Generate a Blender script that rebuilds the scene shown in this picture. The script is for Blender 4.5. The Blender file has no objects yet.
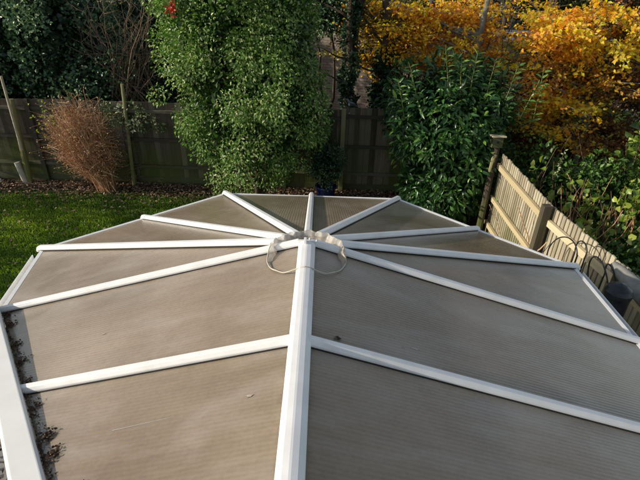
import bpy, math, random
import numpy as np
from math import sin, cos, pi, radians
from mathutils import Vector, Matrix

random.seed(7)
rng = np.random.default_rng(11)
S = bpy.context.scene
COL = S.collection

# ------------------------------------------------------------------ camera
F_PX, PITCH, ROLL, CAMZ = 465.0, radians(30), radians(1.5), 4.05
cam_d = bpy.data.cameras.new('camera')
cam = bpy.data.objects.new('camera', cam_d)
COL.objects.link(cam)
S.camera = cam
Rv = Vector((1, 0, 0)); Uv = Vector((0, sin(PITCH), cos(PITCH))); Fv = Vector((0, cos(PITCH), -sin(PITCH)))
right = cos(ROLL) * Rv + sin(ROLL) * Uv
up = -sin(ROLL) * Rv + cos(ROLL) * Uv
M = Matrix((right, up, -Fv)).transposed().to_4x4()
M.translation = Vector((0, 0, CAMZ))
cam.matrix_world = M
cam_d.sensor_width = 36
cam_d.lens = 36 * F_PX / 640
cam_d.clip_start = 0.05
cam_d.clip_end = 500


def ray(px, py):
    u, v = px - 320, 240 - py
    d = right * u + up * v + Fv * F_PX
    return d / F_PX


def aty(px, py, y):
    """world point seen at a photo pixel, at plan distance y"""
    d = ray(px, py)
    t = y / d.y
    return Vector((d.x * t, y, CAMZ + d.z * t))


def atz(px, py, z):
    d = ray(px, py)
    t = (z - CAMZ) / d.z
    return Vector((d.x * t, d.y * t, z))


def atx(px, py, x):
    d = ray(px, py)
    t = x / d.x
    return Vector((x, d.y * t, CAMZ + d.z * t))


# ------------------------------------------------------------------ materials
def nt(name):
    m = bpy.data.materials.new(name)
    m.use_nodes = True
    n = m.node_tree
    b = n.nodes['Principled BSDF']
    return m, n, b


def node(n, t, **kw):
    x = n.nodes.new(t)
    for k, v in kw.items():
        if k in x.inputs.keys():
            x.inputs[k].default_value = v
        else:
            setattr(x, k, v)
    return x


def ramp(n, stops, fac=None):
    r = n.nodes.new('ShaderNodeValToRGB')
    e = r.color_ramp.elements
    while len(e) < len(stops):
        e.new(0.5)
    for i, (p, c) in enumerate(stops):
        e[i].position = p
        e[i].color = (*c, 1) if len(c) == 3 else c
    if fac is not None:
        n.links.new(fac, r.inputs['Fac'])
    return r


def leafmat(name, stops, rough=0.45, spec=0.5, trans=0.25, noise=0.0):
    m, n, b = nt(name)
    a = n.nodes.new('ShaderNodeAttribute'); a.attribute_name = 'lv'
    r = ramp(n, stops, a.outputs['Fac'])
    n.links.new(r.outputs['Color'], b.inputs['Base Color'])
    b.inputs['Roughness'].default_value = rough
    b.inputs['Specular IOR Level'].default_value = spec
    tr = n.nodes.new('ShaderNodeBsdfTranslucent')
    hs = node(n, 'ShaderNodeHueSaturation', Saturation=1.15, Value=1.3)
    n.links.new(r.outputs['Color'], hs.inputs['Color'])
    n.links.new(hs.outputs['Color'], tr.inputs['Color'])
    mx = n.nodes.new('ShaderNodeMixShader'); mx.inputs[0].default_value = trans
    n.links.new(b.outputs[0], mx.inputs[1]); n.links.new(tr.outputs[0], mx.inputs[2])
    n.links.new(mx.outputs[0], n.nodes['Material Output'].inputs['Surface'])
    return m


def woodmat(name, stops, algae=None, rough=0.85, scale=1.0, horiz=False):
    """weathered boards: lv varies per board, grain along z, algae towards the ground"""
    m, n, b = nt(name)
    tc = n.nodes.new('ShaderNodeTexCoord')
    mp = n.nodes.new('ShaderNodeMapping')
    mp.inputs['Scale'].default_value = (30 * scale, 30 * scale, 1.6 * scale) if not horiz else (1.6, 1.6, 40)
    n.links.new(tc.outputs['Object'], mp.inputs[0])
    ns = node(n, 'ShaderNodeTexNoise', Scale=1.0, Detail=6.0, Roughness=0.65)
    n.links.new(mp.outputs[0], ns.inputs['Vector'])
    a = n.nodes.new('ShaderNodeAttribute'); a.attribute_name = 'lv'
    ad = node(n, 'ShaderNodeMath', operation='MULTIPLY_ADD')
    n.links.new(a.outputs['Fac'], ad.inputs[0]); ad.inputs[1].default_value = 0.5
    sc = node(n, 'ShaderNodeMath', operation='MULTIPLY'); sc.inputs[1].default_value = 0.55
    n.links.new(ns.outputs['Fac'], sc.inputs[0]); n.links.new(sc.outputs[0], ad.inputs[2])
    r = ramp(n, stops, ad.outputs[0])
    out = r.outputs['Color']
    if algae:
        sx = n.nodes.new('ShaderNodeSeparateXYZ'); n.links.new(tc.outputs['Object'], sx.inputs[0])
        n2 = node(n, 'ShaderNodeTexNoise', Scale=1.7, Detail=5.0)
        n.links.new(tc.outputs['Object'], n2.inputs['Vector'])
        mm = node(n, 'ShaderNodeMath', operation='MULTIPLY_ADD')
        n.links.new(sx.outputs['Z'], mm.inputs[0]); mm.inputs[1].default_value = -0.28; n.links.new(n2.outputs['Fac'], mm.inputs[2])
        rr = ramp(n, [(0.15, (0, 0, 0)), (0.5, (1, 1, 1))], mm.outputs[0])
        mx = node(n, 'ShaderNodeMix', data_type='RGBA')
        fm = node(n, 'ShaderNodeMath', operation='MULTIPLY'); fm.inputs[1].default_value = 0.75
        n.links.new(rr.outputs['Color'], fm.inputs[0])
        n.links.new(fm.outputs[0], mx.inputs['Factor'])
        n.links.new(out, mx.inputs['A']); mx.inputs['B'].default_value = (*algae, 1)
        out = mx.outputs['Result']
    n.links.new(out, b.inputs['Base Color'])
    b.inputs['Roughness'].default_value = rough
    b.inputs['Specular IOR Level'].default_value = 0.25
    bp = node(n, 'ShaderNodeBump', Strength=0.35, Distance=0.01)
    n.links.new(ns.outputs['Fac'], bp.inputs['Height']); n.links.new(bp.outputs[0], b.inputs['Normal'])
    return m


def plainmat(name, col, rough=0.5, var=0.15, scale=8.0, spec=0.4, bump=0.1, metal=0.0, dirt=None):
    m, n, b = nt(name)
    tc = n.nodes.new('ShaderNodeTexCoord')
    ns = node(n, 'ShaderNodeTexNoise', Scale=scale, Detail=6.0, Roughness=0.6)
    n.links.new(tc.outputs['Object'], ns.inputs['Vector'])
    lo = tuple(c * (1 - var) for c in col); hi = tuple(min(1, c * (1 + var)) for c in col)
    st = [(0.3, lo), (0.7, hi)]
    if dirt:
        st = [(0.28, dirt), (0.40, lo), (0.7, hi)]
    r = ramp(n, st, ns.outputs['Fac'])
    n.links.new(r.outputs['Color'], b.inputs['Base Color'])
    b.inputs['Roughness'].default_value = rough
    b.inputs['Specular IOR Level'].default_value = spec
    b.inputs['Metallic'].default_value = metal
    if bump:
        bp = node(n, 'ShaderNodeBump', Strength=bump, Distance=0.01)
        n.links.new(ns.outputs['Fac'], bp.inputs['Height']); n.links.new(bp.outputs[0], b.inputs['Normal'])
    return m


# ------------------------------------------------------------------ object helpers
def tag(o, label=None, cat=None, group=None, kind=None):
    if label: o['label'] = label
    if cat: o['category'] = cat
    if group: o['group'] = group
    if kind: o['kind'] = kind
    return o


def empty(name, label, cat, loc=(0, 0, 0), group=None, rz=0):
    o = bpy.data.objects.new(name, None); COL.objects.link(o)
    o.location = loc; o.rotation_euler = (0, 0, rz); o.empty_display_size = 0.2
    return tag(o, label, cat, group)


def copy_tree(o, parent=None):
    c = o.copy(); COL.objects.link(c); c.parent = parent
    for ch in list(o.children):
        copy_tree(ch, c)
    return c


class MB:
    """collects shapes (world or local coordinates) into ONE mesh object"""
    def __init__(s):
        s.v = []; s.f = []; s.lv = []; s.uv = {}

    def add(s, vs, fs, lv=0.5):
        k = len(s.v)
        s.v += [tuple(p) for p in vs]
        s.f += [tuple(i + k for i in f) for f in fs]
        s.lv += [lv] * len(vs)

    def box(s, c, size, rot=None, lv=0.5, top=1.0):
        x, y, z = (a / 2 for a in size)
        vs = [Vector((sx * x * (top if sz > 0 else 1), sy * y * (top if sz > 0 else 1), sz * z)) for sz in (-1, 1) for sy in (-1, 1) for sx in (-1, 1)]
        if rot is not None:
            vs = [rot @ p for p in vs]
        vs = [p + Vector(c) for p in vs]
        s.add(vs, [(0, 2, 3, 1), (4, 5, 7, 6), (0, 1, 5, 4), (2, 6, 7, 3), (0, 4, 6, 2), (1, 3, 7, 5)], lv)

    def tube(s, pts, rads, n=7, lv=0.5, cap=True):
        pts = [Vector(p) for p in pts]
        if not hasattr(rads, '__len__'): rads = [rads] * len(pts)
        ring = []; vs = []; fs = []
        ref = None
        for i, p in enumerate(pts):
            a = pts[min(i + 1, len(pts) - 1)] - pts[max(i - 1, 0)]
            if a.length < 1e-9: a = Vector((0, 0, 1))
            a.normalize()
            if ref is None:
                ref = a.orthogonal().normalized()
            else:
                ref = (ref - a * ref.dot(a)).normalized()
            b = a.cross(ref)
            for j in range(n):
                t = 2 * pi * j / n
                vs.append(p + (ref * cos(t) + b * sin(t)) * rads[i])
        for i in range(len(pts) - 1):
            for j in range(n):
                k = (j + 1) % n
                fs.append((i * n + j, i * n + k, (i + 1) * n + k, (i + 1) * n + j))
        if cap:
            fs.append(tuple(range(n - 1, -1, -1))); fs.append(tuple((len(pts) - 1) * n + j for j in range(n)))
        s.add(vs, fs, lv)

    def extrude(s, prof, a, b, upv=Vector((0, 0, 1)), lv=0.5):
        """profile (x across, z up) swept from a to b"""
        a = Vector(a); b = Vector(b); d = (b - a).normalized()
        x = d.cross(upv).normalized(); z = x.cross(d)
        n = len(prof)
        vs = [q + x * px + z * pz for q in (a, b) for px, pz in prof]
        fs = [(i, (i + 1) % n, n + (i + 1) % n, n + i) for i in range(n)]
        fs += [tuple(range(n - 1, -1, -1)), tuple(range(n, 2 * n))]
        s.add(vs, fs, lv)

    def lathe(s, c, prof, n=20, lv=0.5, rot=None):
        vs = []; fs = []
        for r, z in prof:
            for j in range(n):
                t = 2 * pi * j / n
                p = Vector((r * cos(t), r * sin(t), z))
                if rot is not None: p = rot @ p
                vs.append(p + Vector(c))
        for i in range(len(prof) - 1):
            for j in range(n):
                k = (j + 1) % n
                fs.append((i * n + j, i * n + k, (i + 1) * n + k, (i + 1) * n + j))
        s.add(vs, fs, lv)

    def build(s, name, mat, parent=None, smooth=False, bevel=0.0, origin=None):
        me = bpy.data.meshes.new(name)
        vs = s.v
        o = bpy.data.objects.new(name, me)
        if parent is not None:
            q = Vector(parent.location)
            Rm = Matrix.Rotation(-parent.rotation_euler.z, 3, 'Z')
            vs = [Rm @ (Vector(p) - q) for p in vs]
            o.parent = parent
        elif origin is not None:
            vs = [Vector(p) - Vector(origin) for p in vs]
            o.location = origin
        me.from_pydata([tuple(p) for p in vs], [], s.f)
        at = me.attributes.new('lv', 'FLOAT', 'POINT')
        at.data.foreach_set('value', s.lv)
        me.materials.append(mat)
        if smooth:
            me.polygons.foreach_set('use_smooth', [True] * len(me.polygons))
        me.validate()
        COL.objects.link(o)
        if bevel:
            bv = o.modifiers.new('bevel', 'BEVEL'); bv.width = bevel; bv.segments = 2; bv.limit_method = 'ANGLE'
        return o


# ---- leaves ----------------------------------------------------------
def unit(a):
    return a / np.maximum(np.linalg.norm(a, axis=1, keepdims=True), 1e-9)


def leaves(name, P, D, N, L, W, lv, mat, parent=None, big=False, droop=0.15, fold=0.25):
    """one mesh of many leaves. P base points, D directions, N normals"""
    n = len(P)
    D = unit(D); X = unit(np.cross(D, N)); N = np.cross(X, D)
    L = np.broadcast_to(np.asarray(L, float), (n,))[:, None]; W = np.broadcast_to(np.asarray(W, float), (n,))[:, None]
    if parent is not None:
        P = P - np.array(parent.location)
    if not big:
        vs = np.stack([P, P + D * L * .45 - X * W * .5 + N * W * fold, P + D * L - N * L * droop, P + D * L * .45 + X * W * .5 + N * W * fold], 1)
        k = 4; fc = np.array([[0, 2, 1], [0, 3, 2]])
        tris = (np.arange(n)[:, None, None] * k + fc[None]).reshape(-1, 3)
    else:
        m1 = P + D * L * .33; m2 = P + D * L * .7 - N * L * droop * .4
        vs = np.stack([P, m1, m2, P + D * L - N * L * droop,
                       m1 - X * W * .5 + N * W * fold, m2 - X * W * .42 + N * W * fold,
                       m1 + X * W * .5 + N * W * fold, m2 + X * W * .42 + N * W * fold], 1)
        k = 8
        fc = np.array([[0, 1, 4], [0, 6, 1], [1, 2, 5], [1, 5, 4], [1, 6, 7], [1, 7, 2], [2, 3, 5], [2, 7, 3]])
        tris = (np.arange(n)[:, None, None] * k + fc[None]).reshape(-1, 3)
    vs = vs.reshape(-1, 3)
    me = bpy.data.meshes.new(name)
    me.vertices.add(len(vs)); me.vertices.foreach_set('co', vs.ravel())
    me.loops.add(len(tris) * 3); me.loops.foreach_set('vertex_index', tris.ravel().astype(np.int32))
    me.polygons.add(len(tris)); me.polygons.foreach_set('loop_start', np.arange(0, len(tris) * 3, 3, dtype=np.int32))
    me.update(calc_edges=True)
    at = me.attributes.new('lv', 'FLOAT', 'POINT')
    at.data.foreach_set('value', np.repeat(np.asarray(lv, np.float32), k))
    if big:
        me.polygons.foreach_set('use_smooth', [True] * len(me.polygons))
    me.materials.append(mat)
    o = bpy.data.objects.new(name, me); COL.objects.link(o)
    if parent is not None: o.parent = parent
    return o


def rdir(n):
    return unit(rng.normal(size=(n, 3)))


def blobs(env, n, size, jitter=0.12):
    """many small lumps on and inside a few large ellipsoids. env: [(centre, radii)]"""
    out = []
    w = np.array([r[0] * r[2] for c, r in env]); w = w / w.sum()
    for i in rng.choice(len(env), n, p=w):
        c, r = env[i]
        d = rdir(1)[0]; f = 1 - abs(rng.normal()) * 0.25
        out.append((np.array(c) + d * np.array(r) * f * (1 + rng.normal() * jitter), size * rng.uniform(.6, 1.4)))
    return out


def inside(P, env, k):
    m = np.zeros(len(P), bool)
    for c, r in env:
        m |= (((P - np.array(c)) / (np.array(r) * k)) ** 2).sum(1) < 1
    return m


def foliage(name, env, nblob, bsize, nleaf, L, W, mat, parent=None, big=False, lvbase=(0.35, 0.9), core=0.25,
            droop=0.15, keep=None, updir=0.2, hang=0.0, flat=1.0):
    bl = blobs(env, nblob, bsize)
    nc = int(nleaf * core)
    C = np.array([b[0] for b in bl]); R = np.array([b[1] for b in bl])
    BV = rng.uniform(-.18, .18, len(bl))
    i = rng.choice(len(bl), nleaf, p=R ** 2 / (R ** 2).sum())
    d = rdir(nleaf); d[:, 2] *= flat
    P = C[i] + d * (R[i] * (1 - abs(rng.normal(size=nleaf)) * .3))[:, None]
    m = ~inside(P, env, 0.62)
    P = P[m]; d = d[m]; i = i[m]
    ec = np.array([c for c, r in env]).mean(0)
    outw = unit(P - ec)
    D = unit(d * .6 + outw * .5 + rdir(len(P)) * .8 + np.array([0, 0, -hang]))
    N = unit(outw * .7 + rdir(len(P)) * .7 + np.array([0, 0, updir * 2]))
    lv = np.clip(rng.uniform(*lvbase, len(P)) + BV[i], 0, 1)
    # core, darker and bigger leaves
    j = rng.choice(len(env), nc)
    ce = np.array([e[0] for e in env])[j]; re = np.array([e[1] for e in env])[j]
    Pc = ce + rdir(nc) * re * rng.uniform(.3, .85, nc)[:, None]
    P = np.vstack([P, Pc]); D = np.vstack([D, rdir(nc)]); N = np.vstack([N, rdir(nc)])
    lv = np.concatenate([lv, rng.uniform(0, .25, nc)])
    k = np.ones(len(P)); k[-nc:] = 1.9 if nc else 1
    if keep is not None:
        m = keep(P); P, D, N, lv, k = P[m], D[m], N[m], lv[m], k[m]
    s = rng.uniform(.65, 1.25, len(P)) * k
    return leaves(name, P, D, N, L * s, W * s, lv, mat, parent, big, droop)


def branch_path(a, b, n=6, wob=0.08):
    a, b = Vector(a), Vector(b)
    L = (b - a).length
    pts = []
    off = Vector((0, 0, 0))
    for i in range(n + 1):
        t = i / n
        pts.append(a.lerp(b, t) + off)
        off = off * .7 + Vector((random.gauss(0, 1), random.gauss(0, 1), random.gauss(0, .5))) * wob * L / n * 1.5
    return pts


# ------------------------------------------------------------------ palette
M_white = plainmat('white_upvc', (0.79, 0.79, 0.775), rough=0.35, var=0.05, scale=9, spec=0.5, bump=0.02, dirt=(0.70, 0.70, 0.65))
M_white2 = plainmat('white_board_paint', (0.80, 0.80, 0.76), rough=0.45, var=0.05, scale=4, bump=0.03, dirt=(0.62, 0.60, 0.54))
M_bark = plainmat('bark', (0.075, 0.058, 0.042), rough=0.95, var=0.5, scale=14, bump=0.6, spec=0.1)
M_greybark = plainmat('grey_bark', (0.20, 0.19, 0.16), rough=0.9, var=0.4, scale=9, bump=0.5, spec=0.15)
M_twig = plainmat('twig_bark', (0.16, 0.10, 0.06), rough=0.85, var=0.4, scale=20, bump=0.2, spec=0.2)
M_backfence = woodmat('dark_fence_wood', [(0.15, (0.038, 0.030, 0.022)), (0.5, (0.105, 0.086, 0.064)), (0.85, (0.21, 0.175, 0.13))], algae=(0.075, 0.10, 0.016))
M_rail = woodmat('fence_rail_wood', [(0.15, (0.035, 0.032, 0.025)), (0.5, (0.08, 0.07, 0.055)), (0.85, (0.15, 0.135, 0.105))], algae=(0.06, 0.08, 0.02), horiz=True)
M_sidefence = woodmat('pale_fence_wood', [(0.12, (0.17, 0.145, 0.10)), (0.5, (0.36, 0.315, 0.225)), (0.9, (0.54, 0.49, 0.37))], algae=(0.16, 0.16, 0.07))
M_siderail = woodmat('pale_rail_wood', [(0.12, (0.34, 0.27, 0.15)), (0.5, (0.50, 0.42, 0.26)), (0.9, (0.62, 0.55, 0.38))], horiz=True)
M_stake = woodmat('stake_wood', [(0.15, (0.10, 0.09, 0.045)), (0.5, (0.20, 0.19, 0.09)), (0.85, (0.36, 0.32, 0.2))], algae=(0.12, 0.14, 0.03))
M_hedge = leafmat('ivy_leaf', [(0.0, (0.010, 0.022, 0.014)), (0.4, (0.060, 0.125, 0.062)), (0.8, (0.15, 0.26, 0.115)), (1.0, (0.27, 0.38, 0.16))], rough=0.4, trans=0.12)
M_bush = leafmat('bush_leaf', [(0.0, (0.010, 0.026, 0.008)), (0.3, (0.062, 0.145, 0.026)), (0.65, (0.155, 0.29, 0.058)), (0.88, (0.31, 0.43, 0.13)), (1.0, (0.52, 0.57, 0.28))], rough=0.42, spec=0.5, trans=0.28)
M_laurel = leafmat('laurel_leaf', [(0.0, (0.008, 0.026, 0.010)), (0.4, (0.036, 0.105, 0.028)), (0.8, (0.085, 0.20, 0.045)), (1.0, (0.26, 0.40, 0.08))], rough=0.32, spec=0.55, trans=0.22)
M_beech = leafmat('autumn_leaf', [(0.0, (0.14, 0.04, 0.012)), (0.3, (0.52, 0.18, 0.028)), (0.55, (0.82, 0.38, 0.04)), (0.8, (0.88, 0.60, 0.05)), (1.0, (0.74, 0.68, 0.09))], rough=0.5, trans=0.55)
M_rust = leafmat('rust_leaf', [(0.0, (0.035, 0.014, 0.007)), (0.5, (0.16, 0.06, 0.018)), (0.85, (0.34, 0.15, 0.03)), (1.0, (0.5, 0.3, 0.05))], rough=0.55, trans=0.3)
M_olive = leafmat('olive_leaf', [(0.0, (0.02, 0.022, 0.007)), (0.5, (0.10, 0.11, 0.02)), (0.85, (0.28, 0.24, 0.03)), (1.0, (0.5, 0.36, 0.04))], rough=0.5, trans=0.35)
M_lime = leafmat('lime_leaf', [(0.0, (0.03, 0.06, 0.012)), (0.5, (0.15, 0.25, 0.035)), (0.85, (0.32, 0.40, 0.06)), (1.0, (0.5, 0.5, 0.16))], rough=0.4, trans=0.3)
M_variegated = leafmat('variegated_leaf', [(0.0, (0.03, 0.06, 0.02)), (0.5, (0.14, 0.22, 0.08)), (0.8, (0.5, 0.55, 0.32)), (1.0, (0.75, 0.74, 0.55))], rough=0.4, trans=0.2)
M_litter = leafmat('fallen_leaf', [(0.0, (0.04, 0.022, 0.013)), (0.45, (0.14, 0.080, 0.045)), (0.8, (0.32, 0.21, 0.12)), (1.0, (0.55, 0.43, 0.28))], rough=0.7, trans=0.05)
M_grass = leafmat('grass_blade', [(0.0, (0.05, 0.10, 0.012)), (0.5, (0.24, 0.38, 0.04)), (1.0, (0.48, 0.58, 0.09))], rough=0.5, trans=0.3)
M_straw = leafmat('dry_stem', [(0.0, (0.24, 0.105, 0.05)), (0.5, (0.52, 0.28, 0.14)), (1.0, (0.74, 0.52, 0.32))], rough=0.7, trans=0.1)
M_red = leafmat('red_leaf', [(0.0, (0.30, 0.025, 0.02)), (1.0, (0.55, 0.07, 0.05))], rough=0.4, trans=0.3)


def panel_mat():
    m, n, b = nt('bronze_polycarbonate')
    L = n.links
    uv = n.nodes.new('ShaderNodeUVMap'); uv.uv_map = 'UVMap'
    sx = n.nodes.new('ShaderNodeSeparateXYZ'); L.new(uv.outputs[0], sx.inputs[0])
    # flutes every 16 mm
    mu = node(n, 'ShaderNodeMath', operation='MULTIPLY'); mu.inputs[1].default_value = 2 * pi / 0.018
    L.new(sx.outputs['X'], mu.inputs[0])
    sn = node(n, 'ShaderNodeMath', operation='SINE'); L.new(mu.outputs[0], sn.inputs[0])
    tc = n.nodes.new('ShaderNodeTexCoord')
    n1 = node(n, 'ShaderNodeTexNoise', Scale=1.3, Detail=5.0, Roughness=0.55)
    L.new(tc.outputs['Object'], n1.inputs['Vector'])
    mp = n.nodes.new('ShaderNodeMapping'); mp.inputs['Scale'].default_value = (22, 1.6, 1)
    L.new(uv.outputs[0], mp.inputs[0])
    n2 = node(n, 'ShaderNodeTexNoise', Scale=1.0, Detail=7.0, Roughness=0.7)
    L.new(mp.outputs[0], n2.inputs['Vector'])
    n3 = node(n, 'ShaderNodeTexNoise', Scale=60.0, Detail=4.0)
    L.new(tc.outputs['Object'], n3.inputs['Vector'])
    base = ramp(n, [(0.30, (0.205, 0.155, 0.103)), (0.52, (0.275, 0.216, 0.150)), (0.75, (0.345, 0.282, 0.208))], n1.outputs['Fac'])
    rib = node(n, 'ShaderNodeMapRange'); L.new(sn.outputs[0], rib.inputs['Value'])
    rib.inputs['From Min'].default_value = -1; rib.inputs['From Max'].default_value = 1
    rib.inputs['To Min'].default_value = 0.945; rib.inputs['To Max'].default_value = 1.03
    st = node(n, 'ShaderNodeMapRange'); L.new(n2.outputs['Fac'], st.inputs['Value'])
    st.inputs['From Min'].default_value = 0.3; st.inputs['From Max'].default_value = 0.7
    st.inputs['To Min'].default_value = 0.90; st.inputs['To Max'].default_value = 1.08
    sp = node(n, 'ShaderNodeMapRange'); L.new(n3.outputs['Fac'], sp.inputs['Value'])
    sp.inputs['From Min'].default_value = 0.25; sp.inputs['From Max'].default_value = 0.6
    sp.inputs['To Min'].default_value = 0.90; sp.inputs['To Max'].default_value = 1.02
    a1 = node(n, 'ShaderNodeMath', operation='MULTIPLY'); L.new(rib.outputs[0], a1.inputs[0]); L.new(st.outputs[0], a1.inputs[1])
    a2 = node(n, 'ShaderNodeMath', operation='MULTIPLY'); L.new(a1.outputs[0], a2.inputs[0]); L.new(sp.outputs[0], a2.inputs[1])
    vm = node(n, 'ShaderNodeVectorMath', operation='SCALE')
    L.new(base.outputs['Color'], vm.inputs[0]); L.new(a2.outputs[0], vm.inputs['Scale'])
    # glare painted into the colour: broad pale patches running with the slope
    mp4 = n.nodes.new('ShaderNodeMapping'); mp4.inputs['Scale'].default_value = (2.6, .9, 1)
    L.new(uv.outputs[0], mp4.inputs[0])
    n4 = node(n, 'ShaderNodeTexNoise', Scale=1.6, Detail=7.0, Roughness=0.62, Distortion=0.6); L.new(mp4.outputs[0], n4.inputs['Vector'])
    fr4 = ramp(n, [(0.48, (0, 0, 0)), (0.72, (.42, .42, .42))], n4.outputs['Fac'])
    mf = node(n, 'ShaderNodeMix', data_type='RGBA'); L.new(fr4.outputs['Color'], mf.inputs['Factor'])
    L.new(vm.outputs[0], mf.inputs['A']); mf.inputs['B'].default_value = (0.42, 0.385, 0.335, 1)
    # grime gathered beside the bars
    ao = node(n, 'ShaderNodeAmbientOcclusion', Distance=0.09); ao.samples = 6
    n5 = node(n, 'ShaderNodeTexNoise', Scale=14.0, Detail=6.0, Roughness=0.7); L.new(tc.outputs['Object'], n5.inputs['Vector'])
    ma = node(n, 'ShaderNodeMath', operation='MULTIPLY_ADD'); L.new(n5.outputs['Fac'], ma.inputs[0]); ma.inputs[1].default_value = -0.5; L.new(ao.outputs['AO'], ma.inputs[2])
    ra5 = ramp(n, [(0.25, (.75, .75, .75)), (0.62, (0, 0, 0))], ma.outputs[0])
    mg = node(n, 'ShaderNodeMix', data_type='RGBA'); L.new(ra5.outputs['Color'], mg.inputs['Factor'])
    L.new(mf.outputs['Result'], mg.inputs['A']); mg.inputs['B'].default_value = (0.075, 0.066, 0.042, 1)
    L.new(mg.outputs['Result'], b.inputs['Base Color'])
    rr = node(n, 'ShaderNodeMapRange'); L.new(n1.outputs['Fac'], rr.inputs['Value'])
    rr.inputs['To Min'].default_value = 0.10; rr.inputs['To Max'].default_value = 0.30
    b.inputs['Coat Weight'].default_value = 0.25; b.inputs['Coat Roughness'].default_value = 0.12
    L.new(rr.outputs[0], b.inputs['Roughness'])
    b.inputs['Specular IOR Level'].default_value = 0.30
    bp = node(n, 'ShaderNodeBump', Strength=0.15, Distance=0.003)
    L.new(sn.outputs[0], bp.inputs['Height']); L.new(bp.outputs[0], b.inputs['Normal'])
    return m


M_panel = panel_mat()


def collar_mat():
    m, n, b = nt('stained_translucent_film')
    L = n.links
    tc = n.nodes.new('ShaderNodeTexCoord')
    sx = n.nodes.new('ShaderNodeSeparateXYZ'); L.new(tc.outputs['Object'], sx.inputs[0])
    ns = node(n, 'ShaderNodeTexNoise', Scale=22.0, Detail=5.0); L.new(tc.outputs['Object'], ns.inputs['Vector'])
    ad = node(n, 'ShaderNodeMath', operation='MULTIPLY_ADD'); L.new(sx.outputs['X'], ad.inputs[0]); ad.inputs[1].default_value = 1.2
    L.new(ns.outputs['Fac'], ad.inputs[2])
    r = ramp(n, [(0.2, (0.52, 0.49, 0.44)), (0.5, (0.64, 0.58, 0.49)), (0.8, (0.64, 0.50, 0.32)), (0.98, (0.38, 0.23, 0.10))], ad.outputs[0])
    L.new(r.outputs['Color'], b.inputs['Base Color'])
    b.inputs['Roughness'].default_value = 0.4
    tr = n.nodes.new('ShaderNodeBsdfTranslucent'); L.new(r.outputs['Color'], tr.inputs['Color'])
    mx = n.nodes.new('ShaderNodeMixShader'); mx.inputs[0].default_value = 0.45
    L.new(b.outputs[0], mx.inputs[1]); L.new(tr.outputs[0], mx.inputs[2])
    tp = n.nodes.new('ShaderNodeBsdfTransparent'); m2 = n.nodes.new('ShaderNodeMixShader')
    rt = ramp(n, [(0.35, (.40, .40, .40)), (0.7, (.08, .08, .08))], ns.outputs['Fac'])
    L.new(rt.outputs['Color'], m2.inputs[0]); L.new(mx.outputs[0], m2.inputs[1]); L.new(tp.outputs[0], m2.inputs[2])
    L.new(m2.outputs[0], n.nodes['Material Output'].inputs['Surface'])
    return m


M_collar = collar_mat()

# ------------------------------------------------------------------ ground
def ground_mat(name, stops, scale, detail=8, bump=0.4, scale2=None):
    m, n, b = nt(name)
    tc = n.nodes.new('ShaderNodeTexCoord')
    ns = node(n, 'ShaderNodeTexNoise', Scale=scale, Detail=float(detail), Roughness=0.7)
    n.links.new(tc.outputs['Object'], ns.inputs['Vector'])
    r = ramp(n, stops, ns.outputs['Fac'])
    n.links.new(r.outputs['Color'], b.inputs['Base Color'])
    b.inputs['Roughness'].default_value = 0.95; b.inputs['Specular IOR Level'].default_value = 0.1
    bp = node(n, 'ShaderNodeBump', Strength=bump, Distance=0.03)
    n.links.new(ns.outputs['Fac'], bp.inputs['Height']); n.links.new(bp.outputs[0], b.inputs['Normal'])
    return m


M_soil = ground_mat('leafy_soil', [(0.3, (0.022, 0.016, 0.011)), (0.5, (0.055, 0.040, 0.026)), (0.62, (0.10, 0.072, 0.045)), (0.8, (0.16, 0.12, 0.075))], 9)
M_lawnbase = ground_mat('lawn_ground', [(0.3, (0.018, 0.04, 0.008)), (0.55, (0.035, 0.085, 0.012)), (0.75, (0.07, 0.13, 0.02))], 5)
M_asphalt = ground_mat('asphalt', [(0.3, (0.10, 0.105, 0.11)), (0.7, (0.16, 0.165, 0.17))], 20, bump=0.1)


def hgt(x, y):
    """garden is level, the wood behind rises a little"""
    if y < 10: return 0.0
    return 0.02 * (y - 10) * (1 - math.exp(-(y - 10) / 8))


def sheet(name, x0, x1, y0, y1, z, nx, ny, mat, edge=0.0):
    vs = []; fs = []
    for j in range(ny + 1):
        for i in range(nx + 1):
            x = x0 + (x1 - x0) * i / nx; y = y0 + (y1 - y0) * j / ny
            if edge and (i in (0, nx) or j in (0, ny)):
                x += random.uniform(-edge, edge); y += random.uniform(-edge, edge)
            vs.append((x, y, z + hgt(x, y)))
    for j in range(ny):
        for i in range(nx):
            a = j * (nx + 1) + i
            fs.append((a, a + 1, a + nx + 2, a + nx + 1))
    b = MB(); b.add(vs, fs)
    return tag(b.build(name, mat, smooth=True), kind='structure')


sheet('ground', -160, 160, -20, 300, 0, 64, 100, M_soil)
sheet('lawn', -14, 1.9, -1.0, 8.75, 0.004, 40, 30, M_lawnbase, edge=0.10)

# paving beside the conservatory
b = MB()
for i in range(5):
    for j in range(2):
        x = -3.85 + .62 * j; y = .2 + i * .62
        b.box((x + .3, y + .3, 0.02), (.60, .60, .05), lv=random.random())
tag(b.build('patio', plainmat('grey_paving', (0.27, 0.26, 0.25), rough=0.9, var=0.25, scale=6, bump=0.3), bevel=0.008), kind='structure')

# road through the trees behind
b = MB()
vs = []; fs = []
for i in range(41):
    x = -60 + i * 3
    yy = 31 + 0.10 * x
    for dy in (0, 6):
        vs.append((x, yy + dy, hgt(x, yy + dy) + 0.03))
for i in range(40):
    fs.append((2 * i, 2 * i + 2, 2 * i + 3, 2 * i + 1))
b.add(vs, fs)
tag(b.build('road', M_asphalt), kind='structure')

# ------------------------------------------------------------------ conservatory
EZ = 2.15
HUB = Vector((-0.07, 2.20, 2.76))
K = 0.3128


def zl(x): return 2.76 - K * abs(x + 0.07)


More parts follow.
